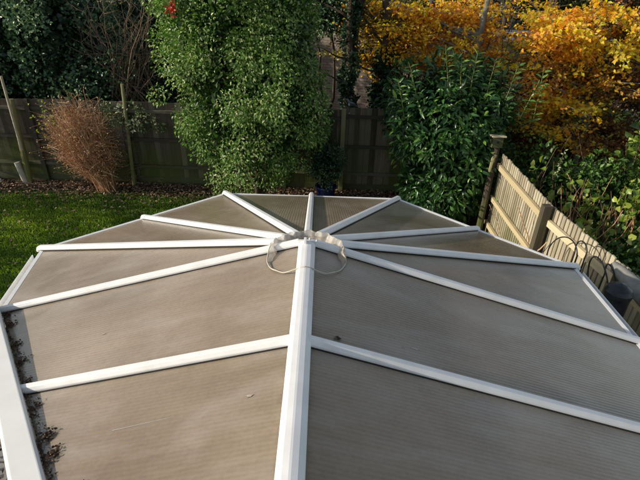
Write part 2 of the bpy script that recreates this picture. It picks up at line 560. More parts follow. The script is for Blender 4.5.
V0 = Vector((-2.13, 3.04, EZ)); M1 = Vector((-1.53, 3.59, EZ)); V1 = Vector((-.93, 4.14, EZ)); M2 = Vector((-.095, 4.15, EZ))
V2 = Vector((.74, 4.12, EZ)); M3 = Vector((1.34, 3.54, EZ)); V3 = Vector((1.93, 2.98, EZ)); M4 = Vector((1.94, 2.17, EZ - .01))
MM = Vector((-1.98, 2.27, zl(-1.98)))
R_mid = Vector((-.07, 1.42, 2.76)); R_end = Vector((-.07, -.35, 2.76))
MR = Vector((1.94, 1.42, zl(1.94))); ER = Vector((1.94, -.35, zl(1.94)))


def cut(y):
    t = (2.27 - y) / 1.27
    x = -1.98 + 1.03 * t
    return Vector((x, y, zl(x)))


CL = cut(1.47); CE = cut(-.05)

cons = empty('conservatory', 'white framed conservatory with an eight-sided bronze polycarbonate roof', 'conservatory', (0, 2, 0))


def panel(pts, down, name='roof_panel'):
    """twin-wall sheet; uv.y runs down the slope, uv.x across the flutes"""
    pts = [Vector(p) for p in pts]
    nrm = (pts[1] - pts[0]).cross(pts[2] - pts[0]).normalized()
    if nrm.z < 0: nrm = -nrm; pts.reverse()
    d = (Vector(down) - nrm * Vector(down).dot(nrm)).normalized()
    ac = nrm.cross(d)
    lo = [p - nrm * 0.025 for p in pts]
    n = len(pts)
    me = bpy.data.meshes.new(name)
    q = Vector(cons.location)
    me.from_pydata([tuple(p - q) for p in pts + lo], [], [tuple(range(n)), tuple(range(2 * n - 1, n - 1, -1))] + [(i, n + i, n + (i + 1) % n, (i + 1) % n) for i in range(n)])
    ul = me.uv_layers.new(name='UVMap')
    al = pts + lo
    for lp in me.loops:
        p = al[lp.vertex_index]
        ul.data[lp.index].uv = (p.dot(ac), p.dot(d))
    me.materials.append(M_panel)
    o = bpy.data.objects.new(name, me); COL.objects.link(o); o.parent = cons
    return o


ring_pts = [MM, V0, M1, V1, M2, V2, M3, V3, M4]
for a, c in zip(ring_pts[:-1], ring_pts[1:]):
    mid = (a + c) / 2
    # flutes run parallel to the middle bar of each facet
    if (a, c) in ((MM, V0),): dn = MM - HUB
    elif (a, c) == (V3, M4): dn = M4 - HUB
    elif c in (M1, V1) : dn = M1 - HUB
    elif c in (M2, V2): dn = M2 - HUB
    else: dn = M3 - HUB
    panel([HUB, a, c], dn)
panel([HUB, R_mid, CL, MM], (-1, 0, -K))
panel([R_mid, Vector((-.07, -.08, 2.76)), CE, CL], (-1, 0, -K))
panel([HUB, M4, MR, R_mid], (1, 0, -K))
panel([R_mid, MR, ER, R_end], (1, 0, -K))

M_gasket = plainmat('black_rubber', (.02, .02, .022), rough=.6)
BARP = [(-.025, 0.002), (-.025, .014), (-.013, .032), (.013, .032), (.025, .014), (.025, .002)]


def bar(a, c, over=0.03, w=1.0, name='glazing_bar'):
    a = Vector(a); c = Vector(c); d = (c - a).normalized()
    b = MB()
    b.extrude([(x * w, z) for x, z in BARP], a, c + d * over)
    x = d.cross(Vector((0, 0, 1))).normalized(); z = x.cross(d)
    o = b.build(name, M_white, cons, bevel=0.003)
    # moulded end cap at the eave
    g = MB(); g.extrude([(-.029 * w, .0005), (-.029 * w, .005), (.029 * w, .005), (.029 * w, .0005)], a, c)
    gk = g.build('gasket', M_gasket, None); gk.parent = o
    for v in gk.data.vertices: v.co -= Vector(cons.location)
    e = MB(); e.extrude([(px * w * 1.12, pz * 1.12 - .012) for px, pz in BARP], c + d * over, c + d * (over + .014))
    e.build('end_cap', M_white, None, bevel=0.002).parent = o
    o2 = [k for k in o.children if k.name.startswith('end_cap')][0]
    for v in o2.data.vertices: v.co -= Vector(cons.location)
    return o


for E_ in (V0, M1, V1, M2, V2, M3, V3):
    d = (E_ - HUB)
    t = next(q for q in (k * .005 for k in range(200)) if math.hypot(HUB.x + d.x * q + .07, HUB.y + d.y * q - 2.12) > .222)
    bar(HUB + d * t, E_, w=1.05 if E_ in (V0, V1, V2, V3) else .95)
bar(HUB + (MM - HUB) * .02, MM, over=0.0); bar(HUB + (M4 - HUB) * .02, M4)
bar(R_mid, CL, over=0.04, w=1.0); bar(R_mid, MR)
# ridge
b = MB()
RP = [(-.045, -.035), (-.045, -.004), (-.027, .014), (-.004, .018), (.004, .018), (.027, .014), (.045, -.004), (.045, -.035)]
b.extrude(RP, (-.07, -.35, 2.775), (-.07, 2.17, 2.775))
rg = b.build('ridge_cap', M_white, cons, bevel=0.003)
b = MB()
b.box((-.07, 2.178, 2.762), (.094, .016, .056)); b.box((-.078, 2.15, 2.803), (.014, .04, .02)); b.tube([(-.055, 2.15, 2.785), (-.055, 2.15, 2.82)], .005)
e = b.build('ridge_end_cap', M_white, cons, bevel=0.002)

# eave trim and gutter
def eave(pts, name):
    for a, c in zip(pts[:-1], pts[1:]):
        b = MB()
        d = (c - a).normalized(); x = d.cross(Vector((0, 0, 1)))
        b.extrude([(-.012, -.05), (-.012, .006), (.014, .006), (.014, -.05)], a - d * .004, c + d * .004)
        b.build('eave_trim', M_white, cons)
        b = MB()
        b.extrude([(.016, -.13), (.016, -.045), (.022, -.045), (.022, -.12), (.085, -.12), (.085, -.045), (.092, -.045), (.092, -.13)] if x.dot(a - HUB) > 0 else
                  [(-.016, -.13), (-.016, -.045), (-.022, -.045), (-.022, -.12), (-.085, -.12), (-.085, -.045), (-.092, -.045), (-.092, -.13)][::-1], a, c)
        b.build('gutter', M_white, cons)


eave([MM, V0, V1, V2, V3, M4, ER], 'eave')

# collar round the hub: ruffled film, standing at the back, only its rim at the front
b = MB()
n = 96; vs = []
cx, cy = -.07, 2.12
for i in range(n + 1):
    t = radians(-18) + radians(216) * i / n
    ruf = .0026 * sin(i * .42) + .0016 * sin(i * .95 + 1)
    edge = min(1.0, sin(max(0, min(pi, pi * i / n))) * 1.5 + .15)
    r0, r1 = .145, .205 + ruf
    zb = 2.665; zt = 2.690 + .078 * edge + .003 * sin(i * .55 + 1)
    for k in range(4):
        f = k / 3
        r = r0 + (r1 - r0) * f + ruf * f
        vs.append((cx + r * cos(t), cy + r * 1.0 * sin(t), zb + (zt - zb) * f))
fs = [(i * 4 + k, (i + 1) * 4 + k, (i + 1) * 4 + k + 1, i * 4 + k + 1) for i in range(n) for k in range(3)]
b.add(vs, fs)
co = b.build('hub_collar', M_collar, cons, smooth=True)
co['label'] = 'ruffled stained plastic collar round the roof hub'
b = MB(); pts = []
for i in range(61):
    t = radians(-200) + radians(220) * i / 60
    x = cx + .212 * cos(t); y = cy + .212 * sin(t)
    z = zl(x) + .012 + .002 * sin(i * .8)
    z += (0.5 + 0.5 * cos(pi * min(1, abs(x + .07) / .12))) * .026
    z += (0.5 + 0.5 * cos(pi * min(1, abs(y - 2.2) / .08))) * .034
    pts.append((x, y, z))
b.tube(pts, .0034, n=6)
b.build('collar_rim', plainmat('collar_rim', (0.5, 0.45, 0.36), rough=0.5, var=0.2, scale=30), co)
for v in co.children[0].data.vertices: v.co -= Vector(cons.location)
# small roof marks: thin reflection painted as a pale line, and pale smears on the sheets
b = MB()
p0 = Vector((-.52, 1.15, zl(-.52) + .001)); p1 = Vector((-.76, 1.14, zl(-.76) + .001))
b.add([p0, p0 - Vector((0, .001, 0)), p1 - Vector((0, .001, 0)), p1 + Vector((0, .0012, 0))], [(0, 1, 2, 3)])
b.build('reflection_line', plainmat('painted_reflection', (0.50, 0.48, 0.45), rough=0.3, var=0.25, scale=30), cons)

# bits on the sheets: one curled leaf and two pale smears
def on_roof(px, py, sgn):
    d = ray(px, py); t = (2.76 - K * sgn * .07 - CAMZ) / (d.z + K * sgn * d.x)
    return Vector((0, 0, CAMZ)) + d * t
c = on_roof(337, 341, 1)
o = leaves('dead_leaf', np.array([[0, 0, .004], [.004, .004, .006]]), np.array([[1, .5, .1], [-.6, 1, .1]]), np.array([[0, 0, 1.], [0, .2, 1.]]), .022, .016, [.1, .3], leafmat('dark_dead_leaf', [(0, (.03, .015, .008)), (1, (.08, .04, .02))], trans=0), big=True, fold=.4)
o.location = c
tag(o, 'small curled dark leaf lying on the roof sheet right of the ridge', 'leaf')
M_smear = plainmat('pale_smear', (.36, .32, .27), rough=.7, var=.3, scale=60)
for (px, py, sg2, r) in ((415, 349, 1, .016), (404, 348, 1, .007), (104, 334, -1, .010), (250, 396, -1, .012)):
    c = on_roof(px, py, sg2); vs = []; r *= .75
    for i in range(14):
        a = 2 * pi * i / 14; q = r * random.uniform(.6, 1.3)
        x = c.x + cos(a) * q * 1.6; vs.append((x, c.y + sin(a) * q * .6, zl(x) + .0025))
    b = MB(); b.add(vs, [tuple(range(14))]); b.build('smear', M_smear, cons)

# walls under the roof
M_glass, gn, gb = nt('window_glass')
gb.inputs['Base Color'].default_value = (0.75, 0.82, 0.82, 1); gb.inputs['Roughness'].default_value = 0.03
gb.inputs['Transmission Weight'].default_value = 0.9; gb.inputs['IOR'].default_value = 1.45
nz = node(gn, 'ShaderNodeTexNoise', Scale=3.0); rz_ = ramp(gn, [(0.3, (0.7, 0.78, 0.78)), (0.7, (0.8, 0.85, 0.85))], nz.outputs['Fac'])
gn.links.new(rz_.outputs['Color'], gb.inputs['Base Color'])


def brickmat(name, c1, c2, mo, scale=1.0):
    m, n, b = nt(name)
    tc = n.nodes.new('ShaderNodeTexCoord')
    mp = n.nodes.new('ShaderNodeMapping'); mp.inputs['Rotation'].default_value = (radians(90), 0, 0)
    n.links.new(tc.outputs['Object'], mp.inputs[0])
    bt = node(n, 'ShaderNodeTexBrick', Scale=scale)
    bt.inputs['Color1'].default_value = (*c1, 1); bt.inputs['Color2'].default_value = (*c2, 1); bt.inputs['Mortar'].default_value = (*mo, 1)
    bt.inputs['Brick Width'].default_value = .225; bt.inputs['Row Height'].default_value = .075; bt.inputs['Mortar Size'].default_value = .008
    n.links.new(mp.outputs[0], bt.inputs['Vector'])
    ns = node(n, 'ShaderNodeTexNoise', Scale=3.0, Detail=6.0); n.links.new(tc.outputs['Object'], ns.inputs['Vector'])
    mx = node(n, 'ShaderNodeMix', data_type='RGBA', blend_type='MULTIPLY'); mx.inputs['Factor'].default_value = 0.6
    n.links.new(bt.outputs['Color'], mx.inputs['A'])
    rr = ramp(n, [(0.3, (0.55, 0.52, 0.5)), (0.7, (1, 1, 1))], ns.outputs['Fac']); n.links.new(rr.outputs['Color'], mx.inputs['B'])
    n.links.new(mx.outputs['Result'], b.inputs['Base Color']); b.inputs['Roughness'].default_value = .9
    bp = node(n, 'ShaderNodeBump', Strength=0.4, Distance=0.01); n.links.new(bt.outputs['Fac'], bp.inputs['Height']); bp.invert = True
    n.links.new(bp.outputs[0], b.inputs['Normal'])
    return m


M_brick = brickmat('garden_brick', (0.30, 0.23, 0.18), (0.40, 0.32, 0.25), (0.42, 0.39, 0.34))
ins = 0.06
wall_pts = [CL, MM, V0, V1, V2, V3, M4, ER]
wp = []
cc = Vector((-.07, 2.0, 0))
for p in wall_pts:
    q = Vector((p.x, p.y, 0)); d = (q - cc).normalized()
    wp.append(q - d * .10)
for a, c in zip(wp[:-1], wp[1:]):
    d = (c - a).normalized(); zr = Matrix.Rotation(math.atan2(d.y, d.x), 3, 'Z')
    L = (c - a).length
    b = MB(); b.box((a + c) / 2 + Vector((0, 0, .3)), (L, .11, .6), zr); b.build('dwarf_wall', M_brick, cons)
    fr = MB()
    fr.box((a + c) / 2 + Vector((0, 0, .64)), (L, .13, .06), zr)
    fr.box((a + c) / 2 + Vector((0, 0, 1.99)), (L, .07, .10), zr)
    k = max(1, round(L / .8))
    for i in range(k + 1):
        fr.box(a.lerp(c, i / k) + Vector((0, 0, 1.305)), (.06, .065, 1.27), zr)
    wf = fr.build('window_frame', M_white, cons)
    b = MB(); b.box((a + c) / 2 + Vector((0, 0, 1.305)), (L - .01, .012, 1.26), zr)
    gp = b.build('window_pane', M_glass, cons)
b = MB(); b.add([(p.x * .97, p.y * .98, .06) for p in [Vector((-.2, .1, 0)), Vector((1.85, -.3, 0)), *[w for w in wp[::-1][1:]]]], [tuple(range(2 + len(wp) - 1))])
b.build('floor', plainmat('tile_floor', (0.35, 0.31, 0.27), rough=0.5), cons)

# ------------------------------------------------------------------ white boxed board along the cut edge
ca = cut(2.30); cb = cut(-.35)
d = (cb - ca).normalized()
b = MB()
# local x = across; outside is negative (towards the garden)
xx = d.cross(Vector((0, 0, 1)))
sg = 1 if xx.x < 0 else -1
prof = [(.003, 0.004), (.003, 0.085), (.012, 0.096), (.098, 0.096), (.108, 0.085), (.108, -0.16), (.095, -0.16), (.095, -.06), (.01, -.06)]
prof = [(p * sg, z) for p, z in prof]
if sg < 0: prof = prof[::-1]
b.extrude(prof, ca, cb)
board = b.build('edge_board', M_white2, None, bevel=0.004, origin=ca)
tag(board, 'long white boxed edge board running diagonally down the left end of the glazed roof', 'edge board')

# ------------------------------------------------------------------ dead leaves and moss lodged behind the board
inn = xx * sg * -1
for k, (t, sc) in enumerate([(0.04, .5), (0.09, .7), (0.17, .45), (0.235, .6), (0.30, .5), (0.365, .5), (0.435, 1.1), (0.47, .9), (0.54, 1.4), (0.60, .8), (0.65, 1.0), (0.70, .8)]):
    c = ca.lerp(cb, t) + inn * (.022 + .012 * sc); c.z = zl(c.x) + .006
    nn = int(60 * sc)
    P = np.array(c) + rng.normal(size=(nn, 3)) * np.array([.013, .015, .006]) * (.6 + sc * .6)
    if sc > 1.3:
        P[: nn // 2] += np.array(inn) * .03
    P[:, 2] = 2.76 - K * abs(P[:, 0] + .07) + .004 + abs(P[:, 2] - c.z)
    o = leaves('leaf_clump', P, unit(rng.normal(size=(nn, 3)) * np.array([1, 1, .4])), unit(rdir(nn) + np.array([0, 0, .8])), rng.uniform(.007, .019, nn), rng.uniform(.006, .013, nn), rng.uniform(0, .62, nn), M_litter, big=True, fold=.4, droop=.3)
    for v in o.data.vertices: v.co -= c
    o.location = c
    tag(o, 'small clump of dead brown leaves and moss lodged against the white edge board', 'leaf clump', 'leaf clumps along the edge board')

nn = 1500
tt = rng.uniform(0.0, 1.0, nn); wd = abs(rng.normal(0, .012, nn)) * (1 + .8 * np.sin(tt * 37) + .5 * np.sin(tt * 91 + 1)).clip(.3)
P = np.array(ca)[None] + (np.array(cb - ca))[None] * tt[:, None] + np.array(inn)[None] * wd[:, None]
P[:, 2] = 2.76 - K * abs(P[:, 0] + .07) + rng.uniform(.001, .008, nn)
o = leaves('silt', P, rdir(nn), rdir(nn), rng.uniform(.004, .012, nn), rng.uniform(.004, .009, nn), rng.uniform(0, .55, nn), M_litter)
tag(o, 'dark silt and moss crumbs gathered along the white edge board', 'silt', kind='stuff')

# ------------------------------------------------------------------ fences
def boards(b, p0, p1, z0, z1, w, th=.018, tilt=.12, jit=.008, gap=0.004, face=1):
    """vertical boards from p0 to p1 (plan), z1 may be a pair for a sloping top"""
    p0 = Vector((p0[0], p0[1], 0)); p1 = Vector((p1[0], p1[1], 0))
    L = (p1 - p0).length; n = int(L / w); d = (p1 - p0).normalized(); a = math.atan2(d.y, d.x)
    za, zb = z1 if hasattr(z1, '__len__') else (z1, z1)
    for i in range(n):
        t = (i + .5) / n
        zt = za + (zb - za) * t + random.uniform(-jit, jit)
        rot = Matrix.Rotation(a + tilt, 3, 'Z') @ Matrix.Rotation(random.gauss(0, .004), 3, 'Y')
        b.box(p0.lerp(p1, t) + Vector((0, 0, (z0 + zt) / 2)), (L / n - gap, th, zt - z0), rot, lv=random.random())


ftop = 1.73
bf = empty('back_fence', 'long dark weathered board fence along the back of the garden', 'fence', (-2, 9.25, 0))
posts = [(-11.6, 9.45), (-9.6, 9.42), (-7.75, 9.38), (-5.9, 9.34), (-4.0, 9.30), (-2.2, 9.26), (-.8, 9.22), (.40, 9.18), (1.75, 9.15), (3.2, 9.12)]
for i in range(len(posts) - 1):
    a, c = posts[i], posts[i + 1]
    dz = [0, 0, -.01, 0, .0, -.02, -.02, .03, -.02, 0][i]
    b = MB(); boards(b, a, c, .16, ftop + dz, .105); b.build('fence_panel', M_backfence, bf)
    for z in (ftop - .17 + dz, .98, .40):
        b = MB()
        m = Vector(((a[0] + c[0]) / 2, (a[1] + c[1]) / 2 - .035, z)); L = math.dist(a, c)
        b.box(m, (L - .08, .035, .065), Matrix.Rotation(math.atan2(c[1] - a[1], c[0] - a[0]), 3, 'Z'), lv=random.random())
        b.build('rail', M_rail, bf)
    b = MB(); b.box(((a[0] + c[0]) / 2, (a[1] + c[1]) / 2, .08), (math.dist(a, c) - .05, .03, .16), Matrix.Rotation(math.atan2(c[1] - a[1], c[0] - a[0]), 3, 'Z'), lv=random.random())
    b.build('gravel_board', M_rail, bf)
for i, p in enumerate(posts):
    b = MB(); b.box((p[0], p[1] - .05, .87), (.085, .085, 1.74), lv=.9 if i == 7 else random.random())
    b.build('post', M_rail if i != 7 else M_stake, bf)

sf = empty('side_fence', 'pale sunlit feather-edge fence with rails running down the right side', 'fence', (3, 5.5, 0))
fp = [(2.98, 7.40), (2.99, 5.42), (3.19, 4.0), (3.30, 2.2)]
tops = [1.52, 1.50, 1.47, 1.47]
for i in range(3):
    a, c = fp[i], fp[i + 1]
    b = MB(); boards(b, a, c, .05, (tops[i], tops[i + 1]), .072, tilt=-.14, jit=.012, gap=0.010); b.build('fence_panel', M_sidefence, sf)
    for z, w in ((-.20, .085), (-.78, .075), (-1.25, .075)):
        b = MB()
        p = Vector((a[0] - .045, a[1] - .03, tops[i] + z)); q = Vector((c[0] - .045, c[1] + .03, tops[i + 1] + z))
        b.extrude([(-.022, -w / 2), (-.022, w / 2), (.022, w / 2), (.022, -w / 2)], p, q, lv=random.random())
        b.build('rail', M_siderail, sf)
for i, (p, t) in enumerate(zip(fp[1:], tops[1:])):
    b = MB(); b.box((p[0] - .10, p[1] - .02, (t + .03) / 2), (.10, .10, t + .03), lv=.15); b.build('post', M_backfence, sf)

# end post with bird box
ep = empty('old_post', 'dark leaning end post at the far end of the pale side fence', 'post', (2.80, 7.25, 0))
b = MB(); b.tube([(2.80, 7.25, 0), (2.83, 7.33, .9), (2.87, 7.42, 1.62)], [.06, .055, .05], n=8, lv=.0)
b.build('shaft', M_backfence, ep)
b = MB(); b.tube([(2.76, 7.24, 1.25), (2.80, 7.30, 1.46), (2.88, 7.40, 1.50)], [.02, .03, .025], n=6, lv=.6); b.build('broken_stub', M_stake, ep)
bb = empty('bird_box', 'small square wooden bird box on top of the dark end post', 'bird box', (2.84, 7.42, 1.62))
b = MB(); b.box((2.84, 7.42, 1.71), (.17, .15, .17), lv=1.0); b.build('box_body', M_rail, bb, bevel=.004)
b = MB(); b.box((2.83, 7.40, 1.81), (.22, .22, .022), Matrix.Rotation(radians(-9), 3, 'X'), lv=.9); b.build('lid', M_siderail, bb)
b = MB(); b.lathe((2.84, 7.342, 1.72), [(.0, 0), (.018, 0), (.018, .004)], 14, rot=Matrix.Rotation(radians(90), 3, 'X')); b.build('entrance_hole', plainmat('black_hole', (.01, .01, .01), var=.1), bb)

# ------------------------------------------------------------------ stakes at the back left
st = empty('tree_stake', 'thick mossy leaning tree stake in a pale base sleeve at far left', 'stake', (-6.35, 9.0, 0))
p0 = aty(29, 178, 9.15); p0.z = 0; p1 = aty(11, 99, 9.22)
b = MB(); b.tube([p0, p0.lerp(p1, .5), p1], [.06, .055, .05], n=9, lv=.45); b.build('shaft', M_stake, st)
b = MB(); b.tube([p0 + Vector((-.07, -.03, 0)), p0 + Vector((-.14, -.02, .46))], [.062, .055], n=10, lv=.5); b.build('sleeve', plainmat('pale_sleeve', (.42, .40, .33), var=.25), st)
b = MB(); b.tube([aty(22, 150, 9.05), aty(10, 108, 9.08), aty(1, 76, 9.12)], [.03, .026, .024], n=8, lv=.9)
tag(b.build('pale_cane', plainmat('pale_cane', (.42, .37, .26), var=.2), origin=(-6.52, 8.98, .5)), 'thin pale cane leaning up past the fence beside the mossy stake', 'cane')
b = MB(); p0 = aty(133, 178, 9.12); p0.z = 0; p1 = aty(122, 84, 9.2)
b.tube([p0, p0.lerp(p1, .5), p1], [.04, .035, .03], n=9, lv=.6)
tag(b.build('tree_stake', M_stake, origin=p0), 'leaning wooden stake standing right of the dry brown shrub', 'stake')
sl = empty('garden_light', 'little garden light with a pale cap by the wood edging', 'garden light', (-6.62, 8.78, 0))
b = MB(); b.tube([(-6.62, 8.78, 0), (-6.62, 8.78, .2)], .02, n=8); b.build('stem', plainmat('dark_plastic', (.06, .06, .06)), sl)
b = MB(); b.lathe((-6.62, 8.78, .17), [(0, .05), (.05, .045), (.055, .03), (.05, .0), (0, 0)], 14); b.build('cap', plainmat('pale_plastic', (.55, .55, .52)), sl)
b = MB(); b.box((-7.15, 8.72, .07), (1.0, .10, .14), Matrix.Rotation(radians(-18), 3, 'Z') @ Matrix.Rotation(radians(2), 3, 'Y'), lv=.5)
tag(b.build('timber_edging', M_stake, origin=(-7.15, 8.72, 0), bevel=.01), 'timber border edging lying on the lawn at far left', 'edging')

# ------------------------------------------------------------------ little things by the centre fence
pt = empty('potted_shrub', 'dark round shrub in a blue pot against the centre of the fence', 'potted plant', (.09, 8.72, 0))
b = MB(); b.lathe((.09, 8.72, 0), [(0, .01), (.15, .01), (.17, .04), (.20, .26), (.22, .27), (.22, .30), (.195, .30), (.18, .25), (0, .24)], 24)
b.build('pot', plainmat('blue_glaze', (.010, .02, .12), rough=.25, var=.2, scale=5), pt, smooth=True)
foliage('foliage', [((.09, 8.72, .72), (.34, .32, .45))], 40, .12, 2600, .05, .028, M_hedge, pt, lvbase=(.1, .6))
b = MB(); b.tube([(.09, 8.72, .2), (.09, 8.72, .6)], .02, n=6); b.build('stem', M_bark, pt)

# bird on the fence
bd = empty('bird', 'small grey and white bird perched on top of the centre fence', 'bird', (.52, 9.16, 1.75))
b = MB()
c0 = Vector((.52, 9.16, 1.83))
def ell(b, c, r, rot=None, n=12, m=8, lv=.5):
    prof = [(sin(pi * i / m), -cos(pi * i / m)) for i in range(m + 1)]
    vs = []; fs = []
    for q, z in prof:
        for j in range(n):
            t = 2 * pi * j / n
            p = Vector((q * cos(t) * r[0], q * sin(t) * r[1], z * r[2]))
            if rot is not None: p = rot @ p
            vs.append(p + Vector(c))
    for i in range(m):
        for j in range(n):
            k = (j + 1) % n
            fs.append((i * n + j, i * n + k, (i + 1) * n + k, (i + 1) * n + j))
    b.add(vs, fs, lv)
# continuous body by one profile swept along the spine: tail tip > body > neck > head > beak
b.tube([c0 + Vector(p) for p in [(.17, 0, -.05), (.11, 0, -.03), (.07, 0, -.01), (.03, 0, .0), (-.01, 0, .015), (-.035, 0, .045), (-.05, 0, .07), (-.065, 0, .085), (-.08, 0, .085), (-.10, 0, .08)]],
       [.006, .014, .030, .042, .040, .028, .022, .022, .014, .002], n=12)
m_b = plainmat('grey_feather', (.16, .17, .19), var=.3, scale=20, rough=.7)
b.build('body', m_b, bd, smooth=True)
b = MB(); ell(b, c0 + Vector((-.022, -.006, .0)), (.026, .036, .034)); b.build('breast', plainmat('white_feather', (.65, .66, .68), var=.1, rough=.7), bd, smooth=True)
for s in (-1, 1):
    b = MB(); ell(b, c0 + Vector((.05, s * .036, 0)), (.065, .010, .024), Matrix.Rotation(radians(12), 3, 'Y')); b.build('wing', plainmat('dark_feather', (.07, .075, .09), var=.3, rough=.7), bd, smooth=True)
    b = MB(); b.tube([c0 + Vector((0, s * .015, -.03)), c0 + Vector((0, s * .015, -.085))], .004, n=5); b.build('leg', M_twig, bd)

# wire hoops in front of the side fence
def arc(c, w, h, ang, n=18, z0=.0, lean=0.0):
    pts = []
    dx, dy = cos(ang), sin(ang)
    c = Vector(c)
    pts.append(c + Vector((-w * dx, -w * dy, z0 - c.z)))
    for i in range(n + 1):
        t = pi - pi * i / n
        pts.append(c + Vector((w * cos(t) * dx, w * cos(t) * dy, h * sin(t))) + Vector((lean * sin(t), 0, 0)))
    pts.append(c + Vector((w * dx, w * dy, z0 - c.z)))
    return pts
M_wire = plainmat('dark_wire', (.035, .035, .04), rough=.45, metal=.6, var=.3)
hoop_specs = [((547, 256), (563, 237), (577, 256), 2.80, 'thin black wire garden hoop nearest the fence post'),
              ((575, 252), (581, 241), (587, 252), 2.88, 'smallest black wire hoop second from the fence post'),
              ((588, 276), (597, 257), (608, 288), 2.76, 'widest black wire hoop standing before the pale fence rail'),
              ((605, 273), (610, 265), (615, 284), 2.86, 'narrow black wire hoop beside the ribbed black butt')]
for pl_, pk, pr_, hx, lab in hoop_specs:
    A, B, Cc = atx(*pl_, hx), atx(*pk, hx), atx(*pr_, hx)
    pts = [Vector((hx, A.y, 0))]
    for i in range(25):
        t = pi * i / 24
        f = (1 - cos(t)) / 2
        base_ = A.lerp(Cc, f)
        hgt_ = B.z - (A.z + Cc.z) / 2
        pts.append(base_ + Vector((0, (B.y - (A.y + Cc.y) / 2) * sin(t), hgt_ * sin(t))))
    pts.append(Vector((hx, Cc.y, 0)))
    b = MB(); b.tube(pts, .0075, n=6)
    tag(b.build('wire_hoop', M_wire, origin=(hx, A.y, 0), smooth=True), lab, 'wire hoop', 'wire hoops along the side fence')

# ribbed black pot on a plinth of stacked pots and grey rolled cover
bt_ = atx(619, 291, 2.62); BX, BY, BZ = bt_.x, bt_.y, bt_.z
pb = empty('water_butt', 'black ribbed plastic butt between the roof edge and the side fence', 'water butt', (BX, BY, 0))
b = MB(); prof = [(0, 0), (.20, 0)]
for i in range(44):
    prof.append((.215 + .007 * (i % 2), .02 + i * .033))
prof += [(.235, 1.47), (.235, 1.50), (.20, 1.53), (.10, 1.56), (0, 1.57)]
b.lathe((BX, BY, 0), [(r * .48, z * BZ / 1.5) for r, z in prof], 28)
b.build('barrel', plainmat('black_plastic', (.025, .027, .032), rough=.35, var=.3, scale=12), pb)
ra = atx(613, 264, 2.93); rb_ = atx(640, 292, 2.93)
rd = rb_ - ra
rc = empty('rolled_cover', 'grey rolled fabric cover leaning across the side fence at far right', 'rolled cover', (rb_.x, rb_.y, 0))
b = MB()
b.tube([ra - rd * .02, ra + rd * .05, ra + rd * .35, ra + rd * .8, ra + rd * 1.4, ra + rd * 2.0 + Vector((0, 0, -.05)), ra + rd * 2.6 + Vector((0, 0, -.2))], [.01, .045, .065, .08, .09, .10, .10], n=14)
b.build('cover', plainmat('grey_cloth', (.22, .22, .20), rough=.9, var=.35, scale=7, bump=.6), rc, smooth=True)
b = MB(); q = ra + rd * 2.5; b.tube([q + Vector((0, 0, -.2)), (q.x, q.y - .1, .0)], [.03, .03], n=8); b.build('pole', M_wire, rc)

# ------------------------------------------------------------------ dry shrub at back left
ds = empty('dry_shrub', 'dry brown twiggy shrub spreading in front of the back fence', 'shrub', (-4.45, 8.85, 0))
b = MB()
base = Vector((-4.42, 8.85, 0))
LP = []; LD = []
for i in range(430):
    a = random.uniform(0, 2 * pi); r = random.uniform(0, 1) ** .6
    tip = base + Vector((-.38 + cos(a) * r * .60, sin(a) * r * .5 - .05, random.uniform(1.1, 2.1) - r * .45 + (random.random() < .06) * .2))
    s = base + Vector((random.gauss(0, .07), random.gauss(0, .06), 0))
    mid = s.lerp(tip, .5) + Vector((random.gauss(0, .11), random.gauss(0, .08), random.gauss(.1, .08)))
    rr = random.uniform(.002, .008)
    b.tube([s, mid, tip], [rr * 1.3, rr, rr * .5], n=4, lv=random.random(), cap=False)
    for k in range(9):
        t = random.uniform(.3, 1); q = s.lerp(tip, t) + (mid - s.lerp(tip, .5)) * (1 - abs(2 * t - 1))
        e = q + Vector((random.gauss(0, .17), random.gauss(0, .11), random.uniform(-.12, .2)))
        b.tube([q, e], [rr * .6, rr * .3], n=3, lv=random.random(), cap=False)
        LP.append(e); LP.append(q.lerp(e, .5))
b.build('stems', M_straw, ds)
LP = np.array([tuple(p) for p in LP]); LP = LP[rng.random(len(LP)) < .75]
n = len(LP)
leaves('foliage', LP, rdir(n), rdir(n), rng.uniform(.02, .045, n), rng.uniform(.012, .02, n), np.clip(rng.normal(.55, .25, n), 0, 1), M_straw, ds)
P = np.array([-5.15, 8.7, 1.55]) + rng.normal(size=(60, 3)) * np.array([.18, .15, .25])
leaves('yellow_leaves', P, rdir(60), rdir(60), .06, .035, rng.uniform(.7, 1, 60), M_lime, ds)

# variegated climber round the second stake
vc = empty('variegated_climber', 'pale leaved climber trailing round the second stake on the fence', 'climber', (-4.0, 9.1, 0))
foliage('foliage', [((-3.95, 9.12, 1.55), (.42, .12, .22)), ((-3.55, 9.15, 1.35), (.4, .1, .22))], 26, .10, 700, .06, .035, M_variegated, vc, lvbase=(.1, 1), core=.0)
b = MB()
for i in range(16):
    a = Vector((-4.1 + random.gauss(0, .03), 9.1, random.uniform(0, 1.2))); b.tube(branch_path(a, a + Vector((random.uniform(-.2, .9), .03, random.uniform(.1, .7))), 4, .2), [.005] * 5, n=4)
b.build('stems', M_twig, vc)

# ------------------------------------------------------------------ big evergreen bush
def trunkset(parent, base, tips, r0, mat=M_bark, name='trunk'):
    b = MB()
    for t in tips:
        pts = branch_path(base, t, 7, .10); n = len(pts)
        b.tube(pts, [r0 * (1 - .75 * i / (n - 1)) for i in range(n)], n=8)
    return b.build(name, mat, parent, smooth=True)


